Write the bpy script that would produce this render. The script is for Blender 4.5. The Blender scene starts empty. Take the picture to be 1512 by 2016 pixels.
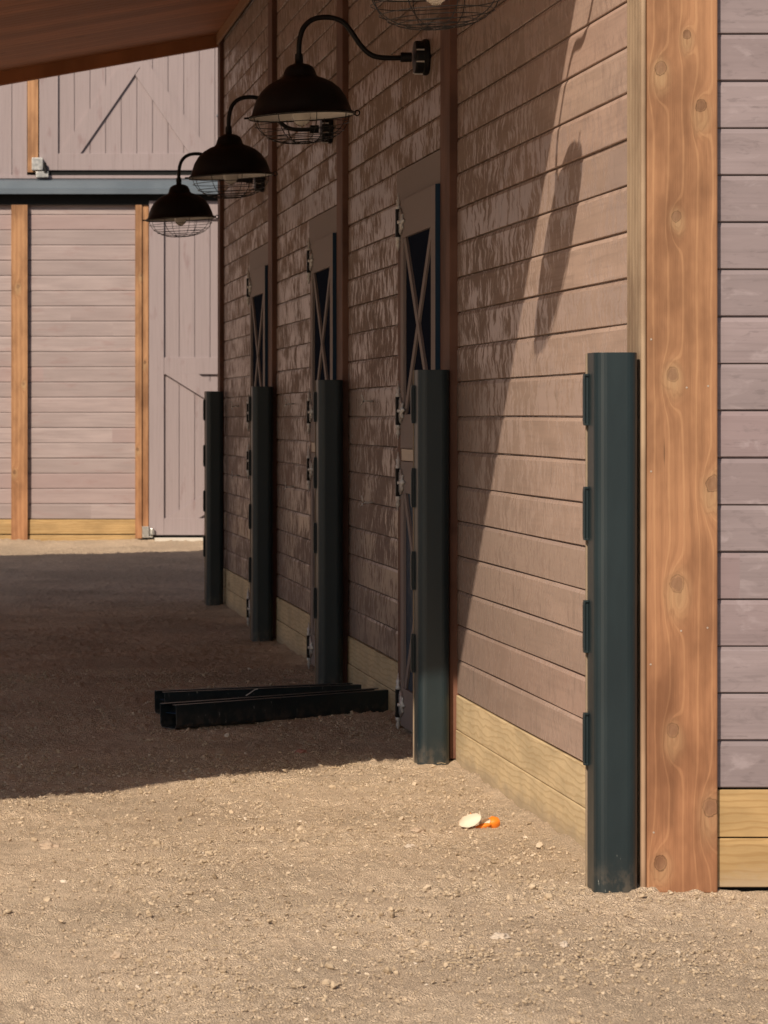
import bpy, bmesh, math, random
import numpy as np
from mathutils import Vector, Matrix, noise as mn
random.seed(7)
R = math.radians
sc = bpy.context.scene
COL = sc.collection

# ------------------------------------------------------------------ constants
F = 6633.0            # focal length in photo pixels
EYE = 1.4
WX = 2.059            # plane of the side wall
K1, K2 = 1.68, 1.42   # sunlight runs (1, K1, -K2)
P = 0.14              # siding pitch

# ------------------------------------------------------------------ node helper
class S:
    """socket wrapper with arithmetic"""
    def __init__(s, g, sock): s.g, s.k = g, sock
    def _m(s, op, *a): return s.g.math(op, *a)
    def __add__(s, o): return s._m('ADD', s, o)
    __radd__ = __add__
    def __sub__(s, o): return s._m('SUBTRACT', s, o)
    def __rsub__(s, o): return s._m('SUBTRACT', o, s)
    def __mul__(s, o): return s._m('MULTIPLY', s, o)
    __rmul__ = __mul__
    def __truediv__(s, o): return s._m('DIVIDE', s, o)

class G:
    def __init__(self, name):
        self.m = bpy.data.materials.new(name); self.m.use_nodes = True
        self.nt = self.m.node_tree
        self.b = self.nt.nodes['Principled BSDF']
        self._p = None
    def n(self, t, **kw):
        x = self.nt.nodes.new(t)
        for k, v in kw.items(): setattr(x, k, v)
        return x
    def put(self, sock, v):
        if isinstance(v, S): self.nt.links.new(v.k, sock)
        elif isinstance(v, (tuple, list)):
            v = tuple(v)
            if len(sock.default_value) == 4 and len(v) == 3: v = v + (1,)
            sock.default_value = v
        else: sock.default_value = v
    def math(self, op, *a):
        x = self.n('ShaderNodeMath', operation=op)
        for i, v in enumerate(a): self.put(x.inputs[i], v)
        return S(self, x.outputs[0])
    def floor(self, a): return self.math('FLOOR', a)
    def pos(self, obj=False):
        if obj: o = self.n('ShaderNodeTexCoord').outputs['Object']
        else: o = self.n('ShaderNodeNewGeometry').outputs['Position']
        sp = self.n('ShaderNodeSeparateXYZ'); self.nt.links.new(o, sp.inputs[0])
        return [S(self, k) for k in sp.outputs]
    def vec(self, x, y, z):
        c = self.n('ShaderNodeCombineXYZ')
        for i, v in enumerate((x, y, z)): self.put(c.inputs[i], v)
        return S(self, c.outputs[0])
    def noise(self, v, scale=1.0, detail=3.0, rough=0.55, dist=0.0):
        x = self.n('ShaderNodeTexNoise'); self.put(x.inputs['Vector'], v)
        x.inputs['Scale'].default_value = scale; x.inputs['Detail'].default_value = detail
        x.inputs['Roughness'].default_value = rough; x.inputs['Distortion'].default_value = dist
        return S(self, x.outputs[0])
    def white(self, v):
        x = self.n('ShaderNodeTexWhiteNoise', noise_dimensions='1D'); self.put(x.inputs['W'], v)
        return S(self, x.outputs['Value'])
    def voro(self, v, scale, feature='F1'):
        x = self.n('ShaderNodeTexVoronoi', feature=feature); self.put(x.inputs['Vector'], v)
        x.inputs['Scale'].default_value = scale
        return S(self, x.outputs['Distance'])
    def voroc(self, v, scale):
        x = self.n('ShaderNodeTexVoronoi'); self.put(x.inputs['Vector'], v)
        x.inputs['Scale'].default_value = scale
        bw = self.n('ShaderNodeSeparateColor'); self.nt.links.new(x.outputs['Color'], bw.inputs[0])
        return S(self, bw.outputs[0])
    def smooth(self, v, a, b, lo=0.0, hi=1.0):
        x = self.n('ShaderNodeMapRange', interpolation_type='SMOOTHSTEP')
        self.put(x.inputs[0], v)
        for i, q in enumerate((a, b, lo, hi)): x.inputs[i + 1].default_value = q
        return S(self, x.outputs[0])
    def mix(self, f, a, b, mode='MIX'):
        x = self.n('ShaderNodeMix', data_type='RGBA', blend_type=mode)
        self.put(x.inputs[0], f); self.put(x.inputs[6], a); self.put(x.inputs[7], b)
        return S(self, x.outputs[2])
    def ramp(self, f, stops):
        x = self.n('ShaderNodeValToRGB'); self.put(x.inputs[0], f)
        e = x.color_ramp.elements
        while len(e) < len(stops): e.new(0.5)
        for i, (p, c) in enumerate(stops): e[i].position = p; e[i].color = tuple(c) + (1,)
        return S(self, x.outputs[0])
    def bump(self, h, dist, strength=1.0):
        x = self.n('ShaderNodeBump'); self.put(x.inputs['Height'], h)
        x.inputs['Distance'].default_value = dist; x.inputs['Strength'].default_value = strength
        self.nt.links.new(x.outputs[0], self.b.inputs['Normal'])
    def out(self, color=None, rough=None, metal=None, spec=None, **kw):
        if color is not None: self.put(self.b.inputs['Base Color'], color)
        if rough is not None: self.put(self.b.inputs['Roughness'], rough)
        if metal is not None: self.put(self.b.inputs['Metallic'], metal)
        if spec is not None: self.put(self.b.inputs['Specular IOR Level'], spec)
        for k, v in kw.items(): self.put(self.b.inputs[k.replace('_', ' ')], v)
        return self.m

def mul3(c, k): return tuple(x * k for x in c)

# ------------------------------------------------------------------ materials
def siding(name, axis, z0, base, kind, P=P):
    g = G(name); x, y, z = g.pos()
    u = y if axis == 'Y' else x
    bid = g.floor((z - z0) / P)
    seg = g.floor((u - 9.9) / 3.69) if axis == 'Y' else g.floor((u + g.white(bid + .5) * 6) / 3.1)
    key = bid * 3.17 + seg * 17.3
    r1 = g.white(key + 0.37); r2 = g.white(key + 55.1)
    grain = g.noise(g.vec(u * 2.2, key, z * 90), 1, 4, .6)
    soft = g.noise(g.vec(u * 2.5 + r1 * 9, key, z * 14), 1, 3, .55)
    dark, mid, light = mul3(base, .66), base, mul3(base, 1.22)
    c = g.mix(g.smooth(soft, .3, .72), mid, light)
    c = g.mix(g.smooth(grain, .45, .8, 0, .55), c, mul3(dark, .95))
    c = g.mix(r1 * .55, c, mul3(base, .74))
    c = g.mix(g.smooth(r2, .55, 1, 0, .45), c, (base[0] * 1.02, base[1] * .86, base[2] * .86))
    if kind == 'side':
        wx = g.smooth(u, 10.3, 12.2, .25, 1)  # streak colours strengthen along the wall, painting in the sheen seen in shade
        c = g.mix(g.smooth(u, 10.8, 13.2, 0, .72), c, mul3(base, .5))  # base colour darkened along the wall to deepen the awning's shade
        # vertical rough-sawn marks: sealed film (sheen) against raw dull fibres
        patch = g.noise(g.vec(u * 1.6, key * 1.3, z * 5.0), 1, 3, .55)
        st = g.noise(g.vec(u * 24 + soft * 4, key, z * 10), 1, 4, .62)
        fine = g.noise(g.vec(u * 150, key, z * 30), 1, 3, .6)
        thr = st + (patch - .5) * .55 + (fine - .5) * .16 + (r1 - .5) * .12
        mask = g.smooth(thr, .40, .60)
        crack = g.smooth(g.noise(g.vec(u * 30, key + 4, z * 4.5), 1, 3, .6) + (patch - .5) * .3, .635, .67)
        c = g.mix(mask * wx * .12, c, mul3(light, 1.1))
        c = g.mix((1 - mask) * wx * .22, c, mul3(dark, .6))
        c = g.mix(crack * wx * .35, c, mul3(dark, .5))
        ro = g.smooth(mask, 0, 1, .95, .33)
        g.bump(grain * .5 + mask * .6 + fine * .3 - crack * .8, .0012, .45)
        return g.out(c, ro, 0, g.smooth(mask, 0, 1, .15, .85))
    if kind == 'front':
        smudge = g.noise(g.vec(u * 9, key * 2, z * 20), 1, 4, .6, .6)
        c = g.mix(g.smooth(smudge, .55, .75, 0, .55), c, (base[0] * 1.45, base[1] * 1.5, base[2] * 1.5))
        c = g.mix(g.smooth(smudge, .43, .3, 0, .5), c, dark)
        st = g.noise(g.vec(u * 14, key, z * 60), 1, 4, .6)
        c = g.mix(g.smooth(st, .58, .7, 0, .35), c, mul3(dark, .7))
    if kind == 'far':
        sm = g.noise(g.vec(u * 3.2, key * 2, z * 13), 1, 4, .6)
        c = g.mix(g.smooth(sm, .55, .72, 0, .4), c, (base[0] * .8, base[1] * .62, base[2] * .6))
    g.bump(grain * .6 + soft * .5, .0015, .5)
    return g.out(c, .72, 0, .35)

def planks_v(name, base, pitch, x0):
    """painted vertical planking for doors"""
    g = G(name); x, y, z = g.pos()
    k = g.floor((x - x0) / pitch)
    gr = g.noise(g.vec(x * 80, k * 3.1, z * 2.0), 1, 4, .6)
    sm = g.noise(g.vec(x * 12, k * 7.7, z * 3.2), 1, 4, .62)
    c = g.mix(g.smooth(gr, .4, .8, 0, .6), base, mul3(base, .72))
    c = g.mix(g.smooth(sm, .58, .74, 0, .5), c, (base[0] * .62, base[1] * .45, base[2] * .45))
    c = g.mix(g.white(k) * .35, c, mul3(base, .82))
    g.bump(gr, .001, .5)
    return g.out(c, .7, 0, .35)

def timber(name, axis, base, knots=(), ax_scale=(.022, .032), lightk=1.0):
    """stained cedar, grain running along Z; axis = coordinate across the face"""
    g = G(name); x, y, z = g.pos()
    u = x if axis == 'X' else y
    w = g.noise(g.vec(u * 3.5, .3, z * 1.1), 1, 3, .5)
    w2 = g.noise(g.vec(u * 14, 2.3, z * 5), 1, 3, .55)
    phase = u * 150 + w * 5 + w2 * 1.6
    infl = None; cream = None; core = None
    for (kx, kz, sz) in knots:
        du = (u - kx + (w2 - .5) * .014) / (ax_scale[0] * 1.0 * sz)
        dz = (z - kz + (w - .5) * .05) / (ax_scale[1] * .85 * sz)
        d = g.math('SQRT', du * du + dz * dz) + (g.noise(g.vec(u * 60, kz, z * 60), 1, 2, .6) - .5) * .7
        e = g.math('EXPONENT', (du * du + dz * dz * .22) * -.30)
        tz = (z - kz + .035 * sz + (w - .5) * .05) / (.075 * sz); tu = (u - kx + (w2 - .5) * .014) / (.030 * sz)
        phase = phase + g.math('EXPONENT', (tu * tu + tz * tz) * -.8) * (8.0 + 5 * sz)
        # cream sapwood halo, mostly under the knot
        dz2 = (z - kz + .03 * sz + (w2 - .5) * .08) / (.085 * sz); du2 = (u - kx + (w2 - .5) * .03) / (.048 * sz)
        h = g.math('EXPONENT', (du2 * du2 + dz2 * dz2) * -1.1)
        cc = g.smooth(d, .95, .7)
        rim = g.smooth(g.math('ABSOLUTE', d - .95), .14, .0)
        cream = h if cream is None else g.math('MAXIMUM', cream, h)
        core = cc if core is None else g.math('MAXIMUM', core, cc)
        infl = rim if infl is None else g.math('MAXIMUM', infl, rim)
    s = g.math('SINE', phase)
    late = g.smooth(s, .82, 1.0)
    fib = g.noise(g.vec(u * 260, y * 5, z * 7), 1, 3, .6)
    saw = g.math('SINE', z * 1050 + fib * 4)
    blot = g.noise(g.vec(u * 5, 1.0, z * 2.2), 1, 4, .6)
    c = g.mix(g.smooth(blot, .32, .66), mul3(base, .62), (base[0] * 1.22, base[1] * 1.32, base[2] * 1.35))
    stain = g.noise(g.vec(u * 16, 4.0, z * 1.6), 1, 5, .65)
    c = g.mix(g.smooth(stain, .52, .72, 0, .5), c, mul3(base, .5))
    c = g.mix(late * g.smooth(blot, .3, .65, .15, .55), c, (base[0] * 1.5, base[1] * 1.75, base[2] * 1.8))
    c = g.mix(g.smooth(s, -.4, -1, 0, .30), c, mul3(base, .72))
    c = g.mix(g.smooth(fib, .5, .8, 0, .35), c, mul3(base, .66))
    if cream is not None:
        crm = g.smooth(cream * (.45 + blot * .6 + w2 * .4), .15, 1.0, 0, .7)
        c = g.mix(crm, c, (base[0] * 1.35 * lightk, base[1] * 1.85 * lightk, base[2] * 2.0 * lightk))
        c = g.mix(g.smooth(s, .3, 1.0, 0, .35) * crm, c, mul3(base, .85))
        rg = g.math('SINE', (w2 * 30) + cream * 16)
        c = g.mix(g.smooth(rg, .2, 1, 0, .22) * g.smooth(cream, .12, .5), c, mul3(base, .55))
        c = g.mix(core * .7, c, (base[0] * .62, base[1] * .70, base[2] * .82))
        c = g.mix(infl * g.smooth(w2, .35, .6, .4, .9), c, mul3(base, .20))
        c = g.mix(g.smooth(cream, .25, .7, 0, .35) * g.smooth(w2, .45, .6), c, mul3(base, .7))
        ring = g.smooth(w2, .5, .6, 0, .5)
        c = g.mix(core * ring, c, mul3(base, .35))
    c = g.mix(g.smooth(saw, .0, 1, 0, .0) * g.smooth(stain, .55, .4), c, mul3(base, 1.5))
    c = g.mix(g.smooth(z, 1.6, .2, 0, .45), c, g.mix(1.0, c, (.92, .74, .68), 'MULTIPLY'))
    chk = g.noise(g.vec(u * 55, 9.0, z * 1.3), 1, 3, .5)
    c = g.mix(g.smooth(chk, .70, .73, 0, .75), c, mul3(base, .18))
    g.bump(fib * .7 + s * .25, .0016, .7)
    return g.out(c, .68, 0, .3)

def lumber(name, axis, base, knots=0):
    """pressure treated board, grain along the wall"""
    g = G(name); x, y, z = g.pos()
    u = y if axis == 'Y' else x
    b = g.floor(z / P)
    w = g.noise(g.vec(u * 2.3, b * 5.1, z * 9), 1, 3, .55)
    wv = g.math('SINE', z * 260 + w * 20 + g.noise(g.vec(u * 7, b, z * 20), 1, 2, .5) * 6)
    fib = g.noise(g.vec(u * 8, b, z * 240), 1, 3, .6)
    bl = g.noise(g.vec(u * 3, b * 3, z * 6), 1, 4, .6)
    c = g.mix(g.smooth(bl, .3, .7), mul3(base, .82), mul3(base, 1.14))
    c = g.mix(g.smooth(wv, .3, 1, 0, .38), c, (base[0] * .62, base[1] * .52, base[2] * .4))
    c = g.mix(g.smooth(fib, .5, .8, 0, .3), c, mul3(base, .6))
    kn = g.voro(g.vec(u * 1.6 + b * .37, b * 9.0, z * 5.0), 1)
    c = g.mix(g.smooth(kn, .085, .05, 0, .85), c, (.10, .055, .03))
    c = g.mix(g.smooth(kn, .2, .08, 0, .4), c, (base[0] * .7, base[1] * .6, base[2] * .5))
    spl = g.smooth(z + (g.noise(g.vec(u * 9, 0, z * 20), 1, 4, .65) - .5) * .14, .085, .0, 0, .7)
    c = g.mix(spl, c, (.36, .29, .21))
    g.bump(fib * .6 + wv * .2, .0012, .5)
    return g.out(c, .72, 0, .3)

WOODC = (.335, .222, .172)
M = {}
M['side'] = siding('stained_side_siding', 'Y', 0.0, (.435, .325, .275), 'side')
M['front'] = siding('stained_front_siding', 'X', 0.303, (.245, .208, .228), 'front', .1392)
M['far'] = siding('stained_far_siding', 'X', 0.18, (.33, .278, .285), 'far')
KN = []
for (px, py, s_) in ((1300, 135, .9), (1380, 212, .85), (1352, 68, .6), (1331, 425, .75), (1322, 737, .95),
                     (1403, 955, 1.1), (1331, 1155, 1.15), (1323, 1442, 1.0), (1398, 1590, 1.25), (1300, 1697, .95)):
    KN.append(((px + 104) / 668, 1.4 + (821 - py) / 668, s_ * .86))
M['corner'] = timber('stained_cedar', 'X', (.30, .150, .080), KN)
M['cornerside'] = timber('raw_cedar_edge', 'Y', (.36, .25, .17), ())
M['trim'] = timber('stained_cedar_trim', 'Y', (.135, .062, .042), ((14.0 - .3, 1.02, .5), (17.4, 2.0, .5)))
M['fartimber'] = timber('stained_cedar_far', 'X', (.34, .175, .09),
                        ((.62, .9, .7), (.70, 1.7, .6), (.65, 2.6, .7), (1.75, 1.1, .6), (1.82, 1.9, .6), (1.78, 2.7, .6), (.67, 4.1, .8)))
M['lumber_side'] = lumber('treated_lumber_side', 'Y', (.60, .48, .30))
M['lumber_front'] = lumber('treated_lumber_front', 'X', (.42, .29, .14))
M['doorside'] = planks_v('door_paint', (.26, .21, .195), .3, 0)
M['fardoor'] = planks_v('far_door_planks', (.315, .268, .285), .142, 1.993)

def soffit_mat():
    g = G('soffit_cedar'); x, y, z = g.pos()
    k = g.floor(y / .145)
    gr = g.noise(g.vec(x * 3, k * 3.3, y * 60), 1, 4, .6)
    kn = g.voro(g.vec(x * 1.2 + k * .3, k * 5.0, y * 3), 1)
    b = (.50, .20, .085)
    c = g.mix(g.smooth(gr, .3, .75), mul3(b, .62), mul3(b, 1.15))
    c = g.mix(g.white(k) * .8, c, mul3(b, .5))
    c = g.mix(g.smooth(kn, .07, .04, 0, .9), c, mul3(b, .12))
    g.bump(gr, .001, .5)
    return g.out(c, .65, 0, .3)
M['soffit'] = soffit_mat()

def steel_paint():
    g = G('green_painted_steel'); x, y, z = g.pos(True)
    n = g.noise(g.vec(x * 9, y * 9, z * 2.2), 1, 4, .6)
    fine = g.noise(g.vec(x, y, z), 900, 2, .5)
    oi = S(g, g.n('ShaderNodeObjectInfo').outputs['Random']) * 37.0
    sc_ = g.noise(g.vec(x * 70 + z * 10 + oi, y * 70, z * 16 + oi), 1, 5, .7)
    foot = g.smooth(z, .34, .02)
    scr = g.smooth(sc_ + foot * .10, .735, .775)
    b = (.004, .0140, .0195)
    c = g.mix(g.smooth(n, .35, .7), b, (.006, .019, .0255))
    dust = g.smooth(z, .12, .0, 0, .28) * g.smooth(g.noise(g.vec(x * 30 + oi, y * 30, z * 22), 1, 4, .65), .42, .62, .15, 1)
    c = g.mix(dust, c, (.22, .17, .125))
    c = g.mix(scr * .75, c, (.30, .32, .30))
    g.bump(fine, .0004, .25)
    return g.out(c, g.smooth(n, .3, .7, .42, .50) , 0, .45, Coat_Weight=.30, Coat_Roughness=.40)
M['steel'] = steel_paint()

def plain(name, col, rough=.5, metal=0, spec=.5, nscale=20, namp=.25, bumpd=0.0004):
    g = G(name); x, y, z = g.pos(True)
    n = g.noise(g.vec(x, y, z), nscale, 4, .6)
    c = g.mix(n, mul3(col, 1 - namp), mul3(col, 1 + namp))
    g.bump(g.noise(g.vec(x, y, z), nscale * 8, 3, .6), bumpd, .4)
    return g.out(c, g.smooth(n, .3, .7, max(0, rough - .08), min(1, rough + .08)), metal, spec)
M['black'] = plain('black_enamel', (.005, .005, .006), .5, spec=.3)
M['white'] = plain('white_enamel', (.82, .80, .76), .35, namp=.04)
M['wire'] = plain('black_wire', (.015, .015, .017), .4, metal=.3)
M['silver'] = plain('zinc_plate', (.60, .58, .56), .3, metal=.15, nscale=60, namp=.1)
M['nail'] = plain('nail_head', (.42, .38, .34), .5, metal=.2)
M['galv'] = plain('galvanised_metal', (.62, .63, .62), .38, metal=.85, nscale=40)
M['flash'] = plain('blue_grey_flashing', (.13, .165, .205), .42, metal=.2, nscale=3, namp=.08)
M['dark'] = plain('dark_gap', (.012, .013, .014), .8, spec=.2)
M['blued'] = plain('blue_door_edge', (.016, .040, .075), .6, spec=.15)
M['darkglass'] = plain('dark_glass', (.014, .018, .030), .9, spec=0.0, nscale=2)
M['concrete'] = plain('pale_concrete', (.58, .55, .50), .85, nscale=14, namp=.12)
M['beige'] = plain('pale_filler', (.27, .21, .15), .7, nscale=30)
M['roofmetal'] = plain('grey_roof_metal', (.20, .21, .22), .4, metal=.4, nscale=2)
M['bright'] = plain('pale_wood', (.62, .52, .42), .7, nscale=30, namp=.12)
M['stone_pale'] = plain('pale_stone', (.52, .45, .38), .9, nscale=60, bumpd=.003)
M['stone_tan'] = plain('tan_stone', (.42, .33, .25), .9, nscale=60, bumpd=.003)
M['stone_red'] = plain('red_leaf', (.36, .17, .13), .8, nscale=60)
M['peel'] = plain('orange_rind', (.85, .24, .02), .42, nscale=300, namp=.15, bumpd=.0015)
M['pith'] = plain('orange_pith', (.64, .60, .50), .85, nscale=120, namp=.06, bumpd=.001)
M['straw'] = plain('dry_straw', (.55, .44, .28), .8)
def glass():
    g = G('clear_bulb_glass')
    return g.out((.98, .98, .97), .03, 0, .5, Transmission_Weight=1.0, IOR=1.3)
M['glass'] = glass()
M['filament'] = plain('filament_stem', (.75, .70, .6), .4)

def gravel(name, pebble=False):
    g = G(name); x, y, z = g.pos()
    v = g.vec(x, y, z)
    if pebble:
        r = S(g, g.n('ShaderNodeNewGeometry').outputs['Random Per Island'])
        c = g.ramp(r, [(0, (.32, .25, .175)), (.35, (.43, .345, .25)), (.85, (.51, .415, .305)), (.98, (.58, .49, .38)), (1, (.64, .57, .49))])
        g.bump(g.noise(v, 500, 3, .6), .001, .5)
        return g.out(c, .92, 0, .2)
    big = g.noise(v, .9, 4, .6)
    med = g.noise(g.vec(x * 5, y * 2.2, 0), 1, 4, .65)
    cell = g.voroc(v, 130); cell2 = g.voroc(v, 55)
    edge = g.voro(v, 130, 'DISTANCE_TO_EDGE')
    fine = g.noise(v, 260, 4, .7)
    b = (.65, .525, .395)
    c = g.mix(g.smooth(big, .38, .62), mul3(b, .74), mul3(b, 1.14))
    trk = g.noise(g.vec(x * 1.2, y * 9, 0), 1, 4, .6)
    c = g.mix(g.smooth(trk, .5, .75, 0, .4), c, (b[0] * .62, b[1] * .58, b[2] * .56))
    c = g.mix(g.smooth(med, .4, .7, 0, .5), c, (b[0] * .82, b[1] * .78, b[2] * .76))
    c = g.mix(cell * .5, c, mul3(b, 1.35))
    c = g.mix(g.smooth(cell2, .75, 1, 0, .35), c, mul3(b, .6))
    c = g.mix(g.smooth(edge, .12, 0, 0, .35), c, mul3(b, .45))
    c = g.mix(g.smooth(fine, .5, .75, 0, .4), c, mul3(b, .55))
    g.bump(g.smooth(edge, 0, .25) * .6 + fine * .6 + cell * .6, .008, .8)
    return g.out(c, .95, 0, .15)
M['ground'] = gravel('dirt_gravel')
M['pebble'] = gravel('pebbles', True)

# ------------------------------------------------------------------ geometry helpers
def obj(name, bm, mat, parent=None, smooth=False, bevel=0.0):
    me = bpy.data.meshes.new(name)
    if smooth:
        for f in bm.faces: f.smooth = True
    bmesh.ops.recalc_face_normals(bm, faces=bm.faces[:])
    bm.to_mesh(me); bm.free()
    o = bpy.data.objects.new(name, me); COL.objects.link(o)
    if isinstance(mat, (list, tuple)):
        for m_ in mat: me.materials.append(m_)
    else: me.materials.append(mat)
    if parent: o.parent = parent
    if bevel:
        b = o.modifiers.new('bevel', 'BEVEL'); b.width = bevel; b.segments = 2; b.limit_method = 'ANGLE'
        b.angle_limit = R(40)
    return o

def tag(o, label=None, cat=None, group=None, kind=None):
    if label: o['label'] = label
    if cat: o['category'] = cat
    if group: o['group'] = group
    if kind: o['kind'] = kind
    return o

def empty(name, loc=(0, 0, 0)):
    o = bpy.data.objects.new(name, None); COL.objects.link(o); o.location = loc
    o.empty_display_size = .1
    return o

def box(bm, x0, x1, y0, y1, z0, z1):
    v = [bm.verts.new((x, y, z)) for x in (x0, x1) for y in (y0, y1) for z in (z0, z1)]
    for q in ((0, 1, 3, 2), (4, 6, 7, 5), (0, 4, 5, 1), (2, 3, 7, 6), (0, 2, 6, 4), (1, 5, 7, 3)):
        bm.faces.new([v[i] for i in q])

def bbox(name, mat, parent, *c, bevel=0.0):
    bm = bmesh.new(); box(bm, *c); return obj(name, bm, mat, parent, bevel=bevel)

def bar(bm, a, b, w, n, t):
    """flat bar from a to b, width w in the plane, n = outward normal, thickness t"""
    a, b, n = Vector(a), Vector(b), Vector(n).normalized()
    d = (b - a).normalized(); s = d.cross(n).normalized() * w / 2
    vs = []
    for p in (a, b):
        for q in (-s, s):
            for h in (Vector((0, 0, 0)), n * t): vs.append(bm.verts.new(p + q + h))
    for q in ((0, 1, 3, 2), (4, 6, 7, 5), (0, 4, 5, 1), (2, 3, 7, 6), (0, 2, 6, 4), (1, 5, 7, 3)):
        bm.faces.new([vs[i] for i in q])

def tube(bm, pts, r, n=8, closed=False):
    pts = [Vector(p) for p in pts]; rings = []
    N_ = len(pts)
    up = None
    for i, p in enumerate(pts):
        if closed: d = pts[(i + 1) % N_] - pts[i - 1]
        else: d = pts[min(i + 1, N_ - 1)] - pts[max(i - 1, 0)]
        d.normalize()
        if up is None:
            up = Vector((0, 0, 1)) if abs(d.z) < .9 else Vector((1, 0, 0))
        s = d.cross(up).normalized(); up = s.cross(d).normalized()
        rr = r[i] if isinstance(r, (list, tuple)) else r
        rings.append([bm.verts.new(p + (s * math.cos(2 * math.pi * k / n) + up * math.sin(2 * math.pi * k / n)) * rr) for k in range(n)])
    m = N_ if closed else N_ - 1
    for i in range(m):
        A, B = rings[i], rings[(i + 1) % N_]
        for k in range(n): bm.faces.new((A[k], A[(k + 1) % n], B[(k + 1) % n], B[k]))
    if not closed:
        bm.faces.new(rings[0]); bm.faces.new(rings[-1][::-1])

def lathe(bm, prof, n=48, cap=False):
    """profile [(r,z)] round Z"""
    rings = [[bm.verts.new((r * math.cos(2 * math.pi * k / n), r * math.sin(2 * math.pi * k / n), z)) for k in range(n)] for r, z in prof]
    for A, B in zip(rings, rings[1:]):
        for k in range(n): bm.faces.new((A[k], A[(k + 1) % n], B[(k + 1) % n], B[k]))
    if cap: bm.faces.new(rings[0]); bm.faces.new(rings[-1])

def smooth_path(pts, it=3):
    pts = [Vector(p) for p in pts]
    for _ in range(it):
        q = [pts[0]]
        for a, b in zip(pts, pts[1:]): q += [a * .75 + b * .25, a * .25 + b * .75]
        q.append(pts[-1]); pts = q
    return pts

def prism(bm, loop, h0, h1, tf=lambda x, y, z: (x, y, z)):
    A = [bm.verts.new(tf(x, y, h0)) for x, y in loop]; B = [bm.verts.new(tf(x, y, h1)) for x, y in loop]
    n = len(loop)
    for i in range(n): bm.faces.new((A[i], A[(i + 1) % n], B[(i + 1) % n], B[i]))
    bm.faces.new(A[::-1]); bm.faces.new(B)

def siding_mesh(bm, u0, u1, z0, z1, zstart, place, seed=0, step=.45, P=P):
    """grooved horizontal boards; place(u, d, z) -> xyz with d = outward depth"""
    rnd = random.Random(seed)
    k0 = int(math.floor((z0 - zstart) / P + 1e-6)); k1 = int(math.ceil((z1 - zstart) / P - 1e-6))
    nu = max(1, int((u1 - u0) / step))
    us = [u0 + (u1 - u0) * i / nu for i in range(nu + 1)]
    for k in range(k0, k1):
        zb = zstart + k * P; zt = zb + P
        j = rnd.uniform(-.0012, .0012); ph = rnd.uniform(0, 9)
        def wv(u): return .0009 * math.sin(u * 1.7 + ph) + j
        prof = [(0, zb), (0, zb + .0035), (.0125, zb + .0040), (.0145, zb + .006), (.0145, zt - .0135), (.0092, zt - .0008), (0, zt)]
        rings = []
        for u in us:
            w = wv(u); dzw = .0010 * math.sin(u * 2.3 + ph * 2)
            rings.append([bm.verts.new(place(u, (d + w) if d > 0 else 0, zz + (dzw if d > 0 else 0))) for d, zz in prof])
        for A, B in zip(rings, rings[1:]):
            for i in range(len(prof) - 1): bm.faces.new((A[i], B[i], B[i + 1], A[i + 1]))

def ground_xy(px, py):
    s = (py - 821) / 1.4
    return (px + 104) / s, F / s

# ------------------------------------------------------------------ ground
def gh(x, y):
    ramp = 0.0 if y < 24.5 else min(.29, (y - 24.5) * .0425)
    und = .020 * mn.noise(Vector((x * .55, y * .45, 3.1))) + .013 * mn.noise(Vector((x * 2.3, y * 1.8, 8.1)))
    d = abs(x - WX); near = min(1, d / .5) if y > 9.9 else 1
    mound = .055 * math.exp(-((x - 1.95) ** 2 / .12 + (y - 15.25) ** 2 / .05)) + .02 * math.exp(-((x - 1.3) ** 2 / .25 + (y - 14.85) ** 2 / .02))
    low = -.035 / (1 + math.exp(max(-30, min(30, (x - .7) / .25)))) * max(0, min(1, (24 - y) / 8))
    foot = .013 * math.exp(-abs(2.05 - x) / .07) * (1 + 1.2 * mn.noise(Vector((x * 4, y * 3.1, 2)))) if 9.9 < y < 25.3 and x < 2.1 else 0
    return foot + ramp + und * (.35 + .65 * near) + mound + low - .004

def spaced(parts):
    out = []
    for a, b, st in parts:
        n = max(1, int(round((b - a) / st))); out += [a + (b - a) * i / n for i in range(n)]
    out.append(parts[-1][1]); return out
xs = spaced([(-400, -60, 60), (-60, -10, 8), (-10, -1.2, .8), (-1.2, -.1, .03), (-.1, 2.35, .0125), (2.35, 3.4, .04), (3.4, 12, .8), (12, 60, 8), (60, 400, 60)])
ys = spaced([(-200, -20, 40), (-20, 4, 3), (4, 7.2, .12), (7.2, 16.5, .0135), (16.5, 24, .022), (24, 31.3, .035), (31.3, 60, 3), (60, 700, 80)])
verts = []
for y in ys:
    fy = 7 < y < 31.4
    for x in xs:
        h = gh(x, y)
        if fy and -1.3 < x < 3.4:
            a = .55 if x < 0 else 1
            p = Vector((x, y, 0))
            h += a * (.008 * mn.noise(p * 7) + .0055 * mn.noise(p * 19) + .0035 * mn.noise(p * 47))
            c_ = mn.noise(p * 31 + Vector((9, 2, 4))); pm = mn.noise(p * 1.7 + Vector((1, 7, 3)))
            if c_ > .12 and pm > -.1: h += (c_ - .12) * .024 * a
        verts.append((x, y, h))
nx, ny = len(xs), len(ys)
me = bpy.data.meshes.new('ground')
faces = [(j * nx + i, j * nx + i + 1, (j + 1) * nx + i + 1, (j + 1) * nx + i) for j in range(ny - 1) for i in range(nx - 1)]
me.from_pydata(verts, [], faces); me.materials.append(M['ground'])
me.polygons.foreach_set('use_smooth', [True] * len(me.polygons))
ground = bpy.data.objects.new('ground', me); COL.objects.link(ground); ground['kind'] = 'structure'

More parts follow.
